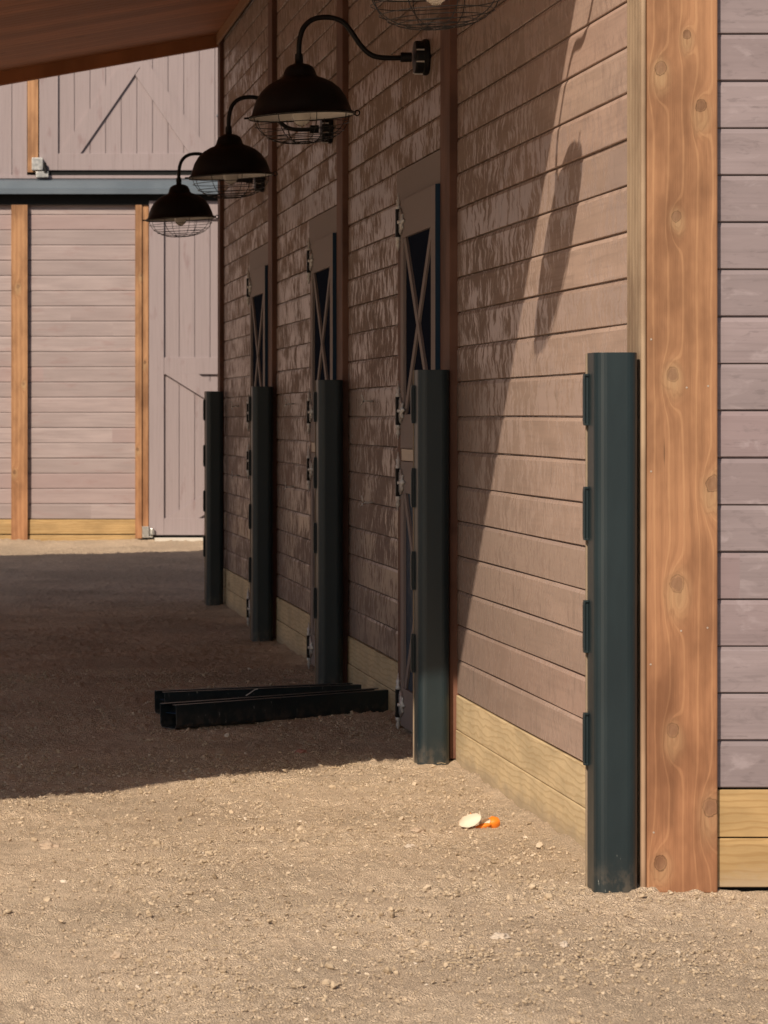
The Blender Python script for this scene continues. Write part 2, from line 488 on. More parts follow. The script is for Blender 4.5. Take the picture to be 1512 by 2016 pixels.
# pebbles and clods (nobody could count them)
def pebbles(n, seed):
    rng = np.random.default_rng(seed)
    t = (1 + 5 ** .5) / 2
    iv = np.array([(-1, t, 0), (1, t, 0), (-1, -t, 0), (1, -t, 0), (0, -1, t), (0, 1, t), (0, -1, -t), (0, 1, -t), (t, 0, -1), (t, 0, 1), (-t, 0, -1), (-t, 0, 1)], float)
    iv /= np.linalg.norm(iv[0])
    ifc = np.array([(0, 11, 5), (0, 5, 1), (0, 1, 7), (0, 7, 10), (0, 10, 11), (1, 5, 9), (5, 11, 4), (11, 10, 2), (10, 7, 6), (7, 1, 8), (3, 9, 4), (3, 4, 2), (3, 2, 6), (3, 6, 8), (3, 8, 9), (4, 9, 5), (2, 4, 11), (6, 2, 10), (8, 6, 7), (9, 8, 1)])
    V = []; i = 0
    while i < n:
        y = 7.3 + (rng.random() ** 1.15) * 11.5; x = rng.uniform(-.25, 2.35)
        if x > 2.0 and y > 9.9: continue
        cl = mn.noise(Vector((x * 2.1, y * 1.3, 5)))
        if cl < rng.uniform(-.75, .45): continue
        s = .0024 * math.exp(rng.normal(0, .45))
        if rng.random() < .012: s *= 2.6
        s = min(s, .014)
        q = rng.normal(size=4); q /= np.linalg.norm(q); w_, a, b, c = q
        Rm = np.array([[1 - 2 * (b * b + c * c), 2 * (a * b - c * w_), 2 * (a * c + b * w_)], [2 * (a * b + c * w_), 1 - 2 * (a * a + c * c), 2 * (b * c - a * w_)], [2 * (a * c - b * w_), 2 * (b * c + a * w_), 1 - 2 * (a * a + b * b)]])
        pv = iv * (1 + rng.normal(0, .16, (12, 1))) * np.array([1.25, 1, .75]) * s
        pv = pv @ Rm.T; pv[:, 2] *= .8
        V.append(pv + np.array([x, y, gh(x, y) + s * .35 + .002])); i += 1
    V = np.concatenate(V)
    Fc = (ifc[None] + (np.arange(n) * 12)[:, None, None]).reshape(-1, 3)
    me = bpy.data.meshes.new('gravel')
    me.from_pydata(V.tolist(), [], Fc.tolist()); me.materials.append(M['pebble'])
    o = bpy.data.objects.new('gravel', me); COL.objects.link(o)
    tag(o, 'loose tan grit and small pebbles strewn over the dirt yard', 'gravel', kind='stuff')
pebbles(60000, 3)

# ------------------------------------------------------------------ near building
B = empty('stable_building', (WX, 10.03, 0))
tag(B, 'long brown stable with horizontal board siding, cedar trim and dutch doors under an awning', 'building')
BO = Vector((WX, 10.03, 0))
def BP(o):                        # parent keeping world coordinates
    o.parent = B; o.matrix_parent_inverse = Matrix.Translation(-BO); return o
BI = Matrix.Translation(-BO)
def bpart(name, bm, mat, parent=None, **kw):
    o = obj(name, bm, mat, None, **kw); o.parent = parent or B
    if parent is None: o.matrix_parent_inverse = BI
    return o
def bpbox(name, mat, *c, bevel=0.0, parent=None):
    bm = bmesh.new(); box(bm, *c); return bpart(name, bm, mat, parent, bevel=bevel)

TR = [13.60, 17.29, 21.04, 25.06]   # near faces of the trim boards
TW = .26
edges = [10.142] + TR
END = 25.26
DOORS = []
for i, t in enumerate(TR[:3]): DOORS.append((t + .272, t + .272 + 1.06))
DZ = 2.36
bm = bmesh.new()
pl = lambda u, d, z: (WX + .0145 - d, u, z)
for i in range(4):
    a = edges[i] + (TW if i else 0); b = edges[i + 1]
    if i == 0: segs = [(a, b, .28, 4.62)]
    else:
        d0, d1 = DOORS[i - 1]
        segs = [(d1 + .36, b, .28, 4.62), (a, d1 + .36, DZ + .15, 4.62)]
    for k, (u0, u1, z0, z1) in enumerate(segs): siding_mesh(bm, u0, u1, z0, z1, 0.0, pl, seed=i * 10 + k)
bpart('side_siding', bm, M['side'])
# solid wall core behind (keeps light out)
bpbox('wall_core', M['dark'], WX + .02, WX + .16, 10.03, END, -.1, 4.62)
# treated lumber skirt
for i in range(4):
    a = edges[i] + (TW if i else -.0); b = edges[i + 1]
    u0 = a if i == 0 else DOORS[i - 1][1] + .36
    for k in range(2):
        zz0 = k * .14 - (.06 if k == 0 else 0)
        bpbox('skirt_board', M['lumber_side'], WX - .006 + .002 * k, WX + .018, u0, b, zz0, k * .14 + .137, bevel=.003)
# trims
for i, t in enumerate(TR):
    bpbox('trim_board', M['trim'], WX - .031, WX + .02, t, t + (TW if i < 3 else .2), .02, 4.6, bevel=.003)
# corner timber
o = bpbox('corner_timber', M['corner'], 2.062, 2.270, 9.925, 10.03, -.002, 4.62, bevel=.004)
corner = o
bpbox('corner_side_board', M['cornerside'], 2.045, 2.0605, 9.93, 10.140, -.002, 4.62, bevel=.006)
for px, py in ((1282, 668), (1352, 763), (1394, 760), (1282, 928), (1281, 1308), (1341, 1242), (1393, 1236), (1287, 1639)):
    bm = bmesh.new()
    cx, cz = (px + 104) / 668.4, 1.4 + (821 - py) / 668.4
    prism(bm, [(cx + .0028 * math.cos(a * .785), cz + .0028 * math.sin(a * .785)) for a in range(8)], 0, 1, lambda x, y, h: (x, 9.9235 + h * .004, y))
    n_ = bpart('nail', bm, M['nail'], corner)
# front wall
bm = bmesh.new()
siding_mesh(bm, 2.272, 8.2, .303, 4.62, .303, lambda u, d, z: (u, 9.968 - d, z), seed=77, P=.1392)
bpart('front_siding', bm, M['front'])
for k in range(2):
    bpbox('skirt_board', M['lumber_front'], 2.272, 8.2, 9.946, 9.972, (.012, .160)[k], (.156, .299)[k], bevel=.003)
bpbox('front_core', M['dark'], 2.22, 8.2, 9.976, 10.2, .0, 4.62)
bpbox('rear_core', M['far'], 2.22, 8.2, END - .14, END, -.1, 4.62)
bpbox('right_wall', M['far'], 8.06, 8.2, 10.2, END - .14, -.1, 4.62)
# main roof
bm = bmesh.new()
prism(bm, [(1.98, 4.62), (5.13, 6.1), (8.3, 4.62), (8.3, 4.70), (5.13, 6.2), (1.98, 4.70)], 10.0, END + .1, lambda x, z, y: (x, y, z))
bpart('main_roof', bm, M['roofmetal'])
bm = bmesh.new()
prism(bm, [(2.05, 4.622), (5.13, 6.09), (8.2, 4.622)], 10.06, 10.1, lambda x, z, y: (x, y, z))
bpart('gable', bm, M['front']); bm = bmesh.new()
prism(bm, [(2.05, 4.622), (5.13, 6.09), (8.2, 4.622)], END - .1, END - .05, lambda x, z, y: (x, y, z))
bpart('gable', bm, M['front'])
# awning
def az(a): return 4.27 - .175 * a
AW = 5.1
near = [(0.0, 9.49), (2.65, 9.48), (4.32, 8.42), (AW, 7.95)]
bm = bmesh.new()
# soffit as planks running out from the wall
yk = 7.55
def xmax_for(y):                 # smallest a for which the awning exists at y
    if y >= 9.49: return 0.0
    for (a0, y0), (a1, y1) in zip(near, near[1:]):
        if y1 <= y <= y0 and y0 > y1: return a0 + (y0 - y) / (y0 - y1) * (a1 - a0)
    return AW
while yk < 25.2:
    y1 = min(yk + .145, 25.22)
    a0 = max(xmax_for(yk + .01), xmax_for(y1 - .01) if yk + .145 < 9.49 else 0)
    a0 = xmax_for(yk + .07)
    if a0 < AW - .05:
        for aa, bb in ((a0, AW),):
            for (lo, hi, ya, yb) in ((0, .02, yk + .009, y1 - .001), (.012, .02, yk - .001, yk + .009)):
                v = [bm.verts.new((WX - .02 - a, y, az(a) + h)) for a in (aa, bb) for y in (ya, yb) for h in (lo, hi)]
                for q in ((0, 1, 3, 2), (4, 6, 7, 5), (0, 4, 5, 1), (2, 3, 7, 6), (0, 2, 6, 4), (1, 5, 7, 3)): bm.faces.new([v[i] for i in q])
    yk = y1 if y1 < 25.2 else 99
aw = bpart('awning_soffit', bm, M['soffit'])
# roof deck over the soffit
bm = bmesh.new()
lp = [(WX - a + .05, y) for a, y in near] + [(WX - AW, 25.3), (WX + .05, 25.3)]
A = [bm.verts.new((x, y, az(WX - x) + .03)) for x, y in lp]; Bv = [bm.verts.new((x, y, az(WX - x) + .10)) for x, y in lp]
n = len(lp)
for i in range(n): bm.faces.new((A[i], A[(i + 1) % n], Bv[(i + 1) % n], Bv[i]))
bm.faces.new(A[::-1]); bm.faces.new(Bv)
bpart('awning_deck', bm, M['roofmetal'])
# rafters at far end, fascia, ledger
bm = bmesh.new()
prism(bm, [(WX - .03, az(0) + .1), (WX - AW, az(AW) + .1), (WX - AW, az(AW) - .10), (WX - .03, az(0) - .10)], 25.22, 25.27, lambda x, z, y: (x, y, z))
bpart('end_rafter', bm, M['soffit'])
bm = bmesh.new()
box(bm, WX - AW - .04, WX - AW, 7.6, 25.27, az(AW) - .08, az(AW) + .1)
bpart('awning_fascia', bm, M['soffit'])
bpbox('ledger_board', M['fartimber'], WX - .045, WX - .0285, 10.1, 25.2, az(0) - .085, az(0) - .004, bevel=.003)
for i in range(5):               # awning columns at the outer edge, left of the picture
    yy = (8.0, 12.3, 16.6, 20.9, 25.0)[i]
    bpbox('awning_column', M['trim'], WX - AW + .02, WX - AW + .16, yy, yy + .14, -.08, az(AW) - .004, bevel=.004)

# ---- dutch doors
def dutch_door(i):
    y0, y1 = DOORS[i]                     # near edge, hinge edge
    xf = WX - .050                        # outer face plane of the leaf
    bpbox('door_lintel', M['doorside'], WX - .020, WX + .02, TR[i] + TW + .002, y1 + .358, DZ + .008, DZ + .148, bevel=.003)
    bpbox('door_jamb', M['trim'], WX - .014, WX + .02, y1 + .004, y1 + .358, .0, DZ + .007, bevel=.003)
    bpbox('threshold', M['dark'], WX + .004, WX + .02, y0, y1, -.05, DZ + .006)
    for (z0, z1, nm, lab) in ((1.262, DZ, 'door_leaf', 'upper half of a dutch door with glazed cross brace'), (.035, 1.205, 'door_leaf', 'lower half of a dutch door with cross brace')):
        bm = bmesh.new(); sw = .125
        th = .036
        rt = .17 if z1 > 2 else .14; rb = .15 if z1 > 2 else .17
        box(bm, xf, xf + th, y0, y0 + sw, z0, z1)
        box(bm, xf, xf + th, y1 - .085, y1, z0, z1)
        box(bm, xf, xf + th, y0 + sw, y1 - .085, z1 - rt, z1)
        box(bm, xf, xf + th, y0 + sw, y1 - .085, z0, z0 + rb)
        leaf = bpart(nm, bm, M['doorside'], bevel=.003); leaf['label'] = lab
        yA, yB, zA, zB = y0 + sw, y1 - .085, z0 + rb, z1 - rt
        bm = bmesh.new(); box(bm, xf + .014, xf + .024, yA - .005, yB + .005, zA - .005, zB + .005)
        bpart('pane' if z1 > 2 else 'panel', bm, M['darkglass'] if z1 > 2 else M['blued'], leaf)
        for s_ in (0, 1):
            bm = bmesh.new()
            a_ = (xf + .014, yA + .02, zA + .0 if s_ else zB - .0); b_ = (xf + .014, yB - .02, zB - .0 if s_ else zA + .0)
            bar(bm, a_, b_, .050, (-1, 0, 0), .009 + .002 * s_)
            bpart('brace', bm, M['doorside'], leaf)
        bm = bmesh.new(); box(bm, xf - .0, xf + .046, y0 - .0075, y0 - .0005, z0, z1)
        bpart('edge_strip', bm, M['blued'], leaf)
        # hinges on the far edge
        hz = ((z1 - .10), (z0 + .165)) if z1 > 2 else ((z1 - .095), (z0 + .095))
        for h in hz:
            bm = bmesh.new()
            box(bm, xf - .020, xf + .010, y1 + .002, y1 + .030, h - .062, h + .062)
            hg = bpart('hinge', bm, M['black'], leaf, bevel=.002)
            bm = bmesh.new()
            hx, hy = xf - .008, y1 + .016
            tube(bm, [(hx, hy, h - .125), (hx, hy, h - .105), (hx, hy, h - .10), (hx, hy, h - .08), (hx, hy, h - .075), (hx, hy, h - .055)], [.0015, .007, .011, .007, .012, .011], 10)
            tube(bm, [(hx, hy, h + .055), (hx, hy, h + .075), (hx, hy, h + .08), (hx, hy, h + .10), (hx, hy, h + .105), (hx, hy, h + .135)], [.011, .012, .007, .011, .007, .0015], 10)
            tube(bm, [(hx, hy, h - .055), (hx, hy, h + .055)], .0075, 8)
            # pointed strap plates catching the light
            prism(bm, [(y1 - .004, h - .04), (y1 - .05, h - .055), (y1 - .08, h - .035), (y1 - .12, h - .028), (y1 - .09, h - .010), (y1 - .17, h + .002),
                       (y1 - .09, h + .014), (y1 - .12, h + .034), (y1 - .07, h + .036), (y1 - .045, h + .062), (y1 - .004, h + .042)], xf - .009, xf - .001, lambda y, z, x: (x, y, z))
            for k_ in range(0):
                zz = h
                tube(bm, [(xf - .004, y1 - .02, zz), (xf + .003 - .012 * (k_ % 2), y1 - .16, zz + .012), (xf - .002, y1 - .22, zz + .02)], [.006, .009, .001], 6)
            tube(bm, [(xf - .002, y1 - .06, h), (xf - .022, y1 - .06, h)], [.011, .007], 8)
            bpart('hinge_pin', bm, M['silver'], leaf, smooth=True)
    bpbox('meeting_strip', M['bright'], xf + .004, xf + .03, y0 + .01, y1 - .002, 1.208, 1.259, bevel=.002)
    # catches that hold the open leaves
    for zc in (1.477, .986):
        bm = bmesh.new(); c = Vector((WX - .002, y1 + 1.36, zc))
        tube(bm, [c, c + Vector((-.045, 0, 0))], [.006, .004], 8)
        for an in (90, 200, 330):
            d = Vector((0, math.cos(R(an)), math.sin(R(an))))
            q = c + Vector((-.045, 0, 0))
            tube(bm, [q, q + d * .035 + Vector((-.008, 0, 0))], [.0045, .003], 6)
        bpart('door_catch', bm, M['silver'], smooth=True)
for i in range(3): dutch_door(i)

# ------------------------------------------------------------------ barn lamps
def lamp_profile_x(xz): return -(1250 - xz) * .000719       # from the wall plane
def lamp_z(yz): return (821 - yz / 3.024) / 460.0 + 1.4
def make_lamp():
    root = empty('barn_lamp', (WX, 14.42, 2.94))
    z0 = 2.94
    # wall box
    bm = bmesh.new()
    prof = [(.0, .0), (.072, .0), (.078, .006), (.078, .022), (.070, .026), (.070, .052), (.066, .060), (.02, .062), (.0, .062)]
    rings = []
    n = 40
    for r, d in prof:
        rings.append([bm.verts.new((-d, r * math.cos(2 * math.pi * k / n), r * math.sin(2 * math.pi * k / n))) for k in range(n)] if r > 0 else None)
    rings = [r for r in rings if r]
    for A_, B_ in zip(rings, rings[1:]):
        for k in range(n): bm.faces.new((A_[k], A_[(k + 1) % n], B_[(k + 1) % n], B_[k]))
    bm.faces.new(rings[0]); bm.faces.new(rings[-1])
    wp = obj('wall_plate', bm, M['black'], root, bevel=.001)
    for a in (-60, -100, 20, 160, 200):
        bm = bmesh.new(); tube(bm, [(-.026, .074 * math.cos(R(a)), .074 * math.sin(R(a))), (-.060, .074 * math.cos(R(a)), .074 * math.sin(R(a)))], [.004, .003], 6)
        obj('screw', bm, M['silver'], wp)
    # gooseneck
    P_ = [(1090, 344), (1010, 346), (935, 340), (885, 312), (840, 262), (800, 200), (755, 138), (700, 108), (635, 100), (560, 112), (505, 160), (484, 230), (480, 300), (480, 345)]
    pts = smooth_path([(lamp_profile_x(a), 0, lamp_z(b) - z0) for a, b in P_], 2)
    bm = bmesh.new(); tube(bm, pts, .0112, 12)
    tube(bm, [(lamp_profile_x(1085), 0, 0), (lamp_profile_x(1150), 0, 0)], .021, 16)
    obj('arm', bm, M['black'], root, smooth=False, bevel=0)
    # shade, tilted slightly
    tilt = Matrix.Rotation(R(-2.6), 4, 'Y')
    tx = lamp_profile_x(480); tz = lamp_z(340) - z0
    def place(bm, dz=0): bmesh.ops.transform(bm, matrix=Matrix.Translation((tx, 0, tz)) @ tilt, verts=bm.verts)
    H = .000719
    ypx = lambda y: -(y - 340) * H
    outer = [(.016, ypx(320)), (.018, ypx(345)), (.017, ypx(378)), (.040, ypx(386)), (.058, ypx(402)), (.066, ypx(425)), (.072, ypx(452)), (.082, ypx(464)),
             (.104, ypx(474)), (.138, ypx(500)), (.170, ypx(540)), (.192, ypx(588)), (.206, ypx(640)), (.213, ypx(672)), (.226, ypx(684)), (.231, ypx(688)), (.231, ypx(692))]
    bm = bmesh.new(); lathe(bm, outer, 64); place(bm); sh = obj('lamp_shade', bm, M['black'], root, smooth=True)
    inner = [(.229, ypx(693.5)), (.222, ypx(689)), (.209, ypx(676)), (.200, ypx(640)), (.186, ypx(592)), (.165, ypx(546)), (.133, ypx(508)), (.098, ypx(483)), (.03, ypx(470)), (.002, ypx(469))]
    bm = bmesh.new(); lathe(bm, inner, 64); place(bm); obj('inner_reflector', bm, M['white'], sh, smooth=True)
    # rim eye
    bm = bmesh.new()
    tube(bm, [(.238 + .011 * math.cos(a * .524) , 0, ypx(688) + .011 * math.sin(a * .524)) for a in range(12)], .0032, 6, True)
    place(bm); obj('rim_eye', bm, M['black'], sh)
    bm = bmesh.new(); tube(bm, [(-.226, 0, ypx(690)), (-.246, 0, ypx(690))], .005, 6)
    place(bm); obj('clip', bm, M['black'], sh)
    # bulb
    bm = bmesh.new()
    bp = [(.014, -.262 + .1), (.015, -.20 + .03), (.019, -.19), (.030, -.205), (.038, -.225), (.040, -.245), (.036, -.268), (.024, -.286), (.010, -.294), (.001, -.296)]
    bp = [(r, z) for r, z in [(.015, -.150), (.016, -.175), (.024, -.195), (.036, -.218), (.041, -.243), (.039, -.265), (.029, -.284), (.013, -.296), (.001, -.298)]]
    lathe(bm, bp, 32); place(bm); bl = obj('bulb', bm, M['glass'], root, smooth=True)
    bm = bmesh.new(); lathe(bm, [(.001, -.10), (.017, -.10), (.017, -.150), (.006, -.155), (.005, -.215), (.001, -.22)], 20); place(bm)
    obj('bulb_base', bm, M['filament'], bl, smooth=True)
    # wire guard
    bm = bmesh.new(); rz = ypx(690)
    def bowl(t): return (.212 * math.cos(t) ** .8, rz - .118 * math.sin(t))
    for t in (18, 36, 48, 58, 68, 80):
        r, z = bowl(R(t)); tube(bm, [(r * math.cos(a * .2618), r * math.sin(a * .2618), z) for a in range(24)], .0017, 5, True)
    for k in range(8):
        a = k * math.pi / 4 + .2
        pts = []
        for j in range(12):
            r, z = bowl(R(j / 11 * 88)); pts.append((r * math.cos(a), r * math.sin(a), z))
        tube(bm, pts, .0017, 5)
    tube(bm, [(.225 * math.cos(a * .1745), .225 * math.sin(a * .1745), rz - .004) for a in range(36)], .0026, 5, True)
    place(bm); obj('wire_guard', bm, M['wire'], root)
    return root
def copy_tree(o, parent=None):
    c = o.copy(); COL.objects.link(c)
    if parent: c.parent = parent
    for ch in list(o.children): copy_tree(ch, c)
    return c
lamp = make_lamp()
LG = 'gooseneck barn lamps along the side wall'
labs = ['black gooseneck barn lamp with bright white inner shade, the largest wholly visible one',
        'middle black gooseneck barn lamp, half overlapping the largest lamp shade behind it',
        'smallest and farthest black barn lamp, its wire guard seen against the pale sliding door',
        'nearest barn lamp, cut off by the top edge, only bulb and wire guard showing']
tag(lamp, labs[0], 'lamp', LG)
for lb, D in zip(labs[1:], (18.02, 21.9, 10.46)):
    c = copy_tree(lamp); c.location = (WX, D, 2.94 if D > 11 else 2.975); c['label'] = lb

# ------------------------------------------------------------------ steel channel posts
def arc(cx, cy, r, a0, a1, n=6): return [(cx + r * math.cos(R(a0 + (a1 - a0) * i / n)), cy + r * math.sin(R(a0 + (a1 - a0) * i / n))) for i in range(n + 1)]
def channel(w, d, t, r, lip):
    """C section, web at y=0 (towards -y), opening to +y, centred in x"""
    h = w / 2
    o = arc(-h + r, r, r, 180, 270) + arc(h - r, r, r, 270, 360) + [(h, d), (h - lip, d), (h - lip, d - t), (h - t, d - t)]
    i_ = arc(h - r, r, r - t, 0, -90) + arc(-h + r, r, r - t, 270, 180)
    return o + i_ + [(-h + t, d - t), (-h + lip, d - t), (-h + lip, d), (-h, d)]
PW, PD, PH = .128, .125, 1.59
def make_post():
    root = empty('channel_post', (1.968, 9.895, 0))
    bm = bmesh.new(); prism(bm, channel(PW, PD, .004, .034, .03), -.25, PH)
    obj('channel', bm, M['steel'], root, bevel=.0008)
    bm = bmesh.new(); box(bm, -PW / 2 - .0042, -PW / 2 + .05, PD + .001, PD + .009, -.02, PH - .002)
    obj('filler_strip', bm, M['beige'], root)
    for (a, b) in ((1.375, 1.528), (1.034, 1.193), (.70, .856), (.366, .522)):
        bm = bmesh.new()
        x0, x1 = -PW / 2 - .0145, -PW / 2 - .0005; y0, y1 = PD - .024, PD - .002
        box(bm, x0, x0 + .004, y0, y1, a + .006, b - .006); box(bm, x0 + .001, x1, y0, y1, a, a + .006); box(bm, x0 + .001, x1, y0, y1, b - .006, b)
        box(bm, x0 + .004, x1, y0 + .006, y1 - .004, a + .006, b - .006)
        box(bm, x0 - .001, x0 + .0, y0 + .003, y1 - .003, a + .014, b - .014)
        obj('slot_bracket', bm, M['steel'], root, bevel=.002)
    return root
post = make_post()
PG = 'dark green channel posts standing along the side wall'
plabs = ['dark green steel channel post beside the cedar corner timber, the nearest and tallest looking',
         'dark green steel channel post half in sun, hiding the lower nearest dutch door',
         'nearly black steel channel post behind the two beams lying on the ground',
         'shaded steel channel post in front of the farthest dutch door',
         'farthest steel channel post, black against the pale sliding door']
tag(post, plabs[0], 'post', PG)
for lb, (X, Y) in zip(plabs[1:], ((1.958, 13.54), (1.960, 17.20), (1.964, 20.96), (1.974, 24.83))):
    c = copy_tree(post); c.location = (X, Y, 0); c['label'] = lb

# two channels lying on the ground, opening upward
def lying(x0, y0, x1, y1, z0, z1, lab):
    a, b = Vector((x0, y0, z0)), Vector((x1, y1, z1)); L = (b - a).length
    root = empty('steel_channel', a)
    d = (b - a).normalized(); side = Vector((-d.y, d.x, 0)).normalized(); up = d.cross(side)
    if up.z < 0: up = -up
    lp = channel(PW, .108, .004, .022, .034)
    bm = bmesh.new()
    prism(bm, lp, 0, L, lambda x, y, h: tuple(side * x + up * y + d * h))
    obj('channel', bm, M['steel'], root, bevel=.0008)
    bm = bmesh.new()
    prism(bm, [(-.045, .0045), (.045, .0045), (.045, .008), (-.045, .008)], .02, L - .02, lambda x, y, h: tuple(side * x + up * (y + .06) + d * h))
    obj('inner_rib', bm, M['blued'], root)
    tag(root, lab, 'steel beam', 'steel channels lying on the dirt')
    return root
xa, ya = ground_xy(333, 1438); xb, yb = ground_xy(772, 1412)
lying(xa, ya + .06, 2.036, yb + .03, .004, .022, 'front one of two dark steel channels lying on the shaded dirt, hollow end showing')
xa, ya = ground_xy(316, 1411)
lying(xa, ya + .06, 1.955, 16.12, .006, .016, 'rear one of two dark steel channels lying on the shaded dirt, shifted to the left')

# strap bit on the beam
bm = bmesh.new(); x_, y_ = 1.39, 15.45
tube(bm, smooth_path([(x_ - .02, y_, .122), (x_, y_, .135), (x_ + .02, y_, .15), (x_ + .035, y_ + .01, .152)], 2), .0022, 6)
tag(obj('wire_scrap', bm, M['silver']), 'short bent silver wire scrap lying on the rear steel channel', 'wire')

# ------------------------------------------------------------------ orange peel
px_, py_ = ground_xy(943, 1628)
def shell(R0, th0, th1, ph0, ph1, n=14, jag=.0, seed=1):
    rnd = random.Random(seed); bm = bmesh.new(); g = []
    js = [rnd.uniform(-jag, jag) for _ in range(n + 1)]
    for i in range(n + 1):
        row = []
        for j in range(n + 1):
            t = th0 + (th1 - th0) * i / n; p = ph0 + (ph1 - ph0) * (j / n)
            e = math.sin(math.pi * min(max(i / n, .0), 1)) ** .45     # pinch the ends
            p = (ph0 + ph1) / 2 + (p - (ph0 + ph1) / 2) * (.12 + .88 * e) + js[i] * (1 if j in (0, n) else .3)
            row.append(bm.verts.new((R0 * math.cos(R(t)) * math.cos(R(p)), R0 * math.cos(R(t)) * math.sin(R(p)), R0 * math.sin(R(t)))))
        g.append(row)
    for i in range(n):
        for j in range(n): bm.faces.new((g[i][j], g[i + 1][j], g[i + 1][j + 1], g[i][j + 1]))
    return bm
def peel(name, rot, loc, args, both):
    bm = shell(*args)
    bmesh.ops.transform(bm, matrix=Matrix.Translation(loc) @ rot, verts=bm.verts)
    o = obj(name, bm, [M['peel'], M['pith']] if both else M['pith'], pr, smooth=True)
    s = o.modifiers.new('thick', 'SOLIDIFY'); s.thickness = .0035; s.offset = -1
    s.material_offset = 1 if both else 0; s.material_offset_rim = 1 if both else 0
    return o
pr = empty('orange_peel', (px_, py_, gh(px_, py_)))
tag(pr, 'torn orange peel with white pith lying on the sunlit dirt', 'orange peel')
E = lambda a, b, c: Matrix.Rotation(R(c), 4, 'Z') @ Matrix.Rotation(R(b), 4, 'Y') @ Matrix.Rotation(R(a), 4, 'X')
def petal(name, w, h, bulge, rot, loc, front, back, seed=1, n=16):
    rnd = random.Random(seed); bm = bmesh.new(); g = []
    ja = [rnd.uniform(-.08, .08) for _ in range(n + 1)]
    for i in range(n + 1):
        s_ = -1 + 2 * i / n; row = []
        e = math.sqrt(max(0, 1 - s_ * s_)) * (1 + ja[i]) + .03
        for j in range(n + 1):
            t = -1 + 2 * j / n
            row.append(bm.verts.new((s_ * w / 2, bulge * (s_ * s_ + t * t * e), t * e * h / 2)))
        g.append(row)
    for i in range(n):
        for j in range(n): bm.faces.new((g[i][j], g[i + 1][j], g[i + 1][j + 1], g[i][j + 1]))
    bmesh.ops.transform(bm, matrix=Matrix.Translation(loc) @ rot, verts=bm.verts)
    o = obj(name, bm, front, pr, smooth=True)
    bm = bmesh.new(); bm.from_mesh(o.data)
    bmesh.ops.translate(bm, vec=(0, .0035, -.0005), verts=bm.verts)
    obj('peel_backside', bm, back, o, smooth=True)
    return o
# white scoop on the left, concave side to the camera; orange cup on the right
petal('peel_piece', .080, .046, -.012, E(-38, -22, 0), (-.030, -.004, .020), M['pith'], M['peel'], 2)
petal('peel_piece', .050, .042, .018, E(-12, -18, -14), (.046, .006, .019), M['peel'], M['pith'], 5)
petal('peel_piece', .062, .020, .010, E(-20, -16, 0), (.012, -.004, .008), M['peel'], M['pith'], 8)
petal('peel_piece', .036, .024, -.008, E(20, -35, 0), (.022, .014, .022), M['pith'], M['peel'], 9)
bm = bmesh.new(); tube(bm, [(.006, .012, .01), (.008, .012, .035), (.003, .014, .056)], [.004, .003, .0012], 6)
obj('peel_strand', bm, M['pith'], pr)
bm = bmesh.new(); bmesh.ops.create_cone(bm, segments=3, radius1=.012, radius2=.001, depth=.03, cap_ends=True)
bmesh.ops.transform(bm, matrix=Matrix.Translation((-.026, .018, .036)) @ Matrix.Diagonal((.7, .25, 1, 1)), verts=bm.verts)
obj('peel_tip', bm, M['peel'], pr)

# ------------------------------------------------------------------ loose stones
def stone(px, py, w, h, mat, name, lab, cat, seed, flat=.5):
    x, y = ground_xy(px, py); s = (py - 821) / 1.4
    bm = bmesh.new(); bmesh.ops.create_icosphere(bm, subdivisions=3, radius=1)
    for v in bm.verts:
        n_ = mn.noise(v.co * 1.6 + Vector((seed, 0, 0))) * .5 + mn.noise(v.co * 4 + Vector((seed, 3, 0))) * .2
        v.co *= 1 + n_
    W = w / s / 2
    bmesh.ops.transform(bm, matrix=Matrix.Diagonal((W, W * .8, h / s / 2 * 1.2, 1)), verts=bm.verts)
    o = obj(name, bm, mat, smooth=False); o.location = (x, y, gh(x, y) + h / s / 2 * .5)
    tag(o, lab, cat)
stone(97, 1650, 40, 16, M['stone_tan'], 'stone', 'pale flat stone alone on the sunlit dirt at far left', 'stone', 1)
stone(985, 1843, 34, 16, M['stone_pale'], 'stone', 'whitish crumbly stone in front of the nearest green post, left of the smaller one', 'stone', 2)
stone(1110, 1858, 18, 12, M['stone_pale'], 'stone', 'small white pebble on the bright dirt just below the green post', 'stone', 3)
stone(820, 1636, 30, 12, M['stone_tan'], 'stone', 'flat tan stone chip left of the orange peel', 'stone', 4)
stone(808, 1664, 22, 9, M['stone_pale'], 'stone', 'light stone chip just below the flat tan chip', 'stone', 5)
stone(592, 1484, 26, 10, M['stone_red'], 'dry_leaf', 'small reddish dry leaf in the shade in front of the steel channels', 'leaf', 6)
stone(551, 1443, 9, 9, M['stone_tan'], 'stone', 'small round stone in the shade close to the front steel channel', 'stone', 7)
stone(232, 1862, 22, 14, M['stone_tan'], 'stone', 'brown clod near the lower left corner of the yard', 'stone', 8)
stone(1056, 1835, 16, 9, M['stone_tan'], 'stone', 'small tan stone between the two whitish ones', 'stone', 9)
bm = bmesh.new(); rnd = random.Random(5)
for _ in range(34):
    x = rnd.uniform(.1, 2.0); y = rnd.uniform(7.8, 14.5); a = rnd.uniform(0, 3.14); L = rnd.uniform(.015, .06)
    z = gh(x, y) + .008
    tube(bm, [(x, y, z), (x + math.cos(a) * L / 2, y + math.sin(a) * L / 2, z + .003), (x + math.cos(a) * L, y + math.sin(a) * L, z)], .0008, 4)
tag(obj('straw_litter', bm, M['straw']), 'thin bits of dry straw scattered over the dirt', 'straw', kind='stuff')

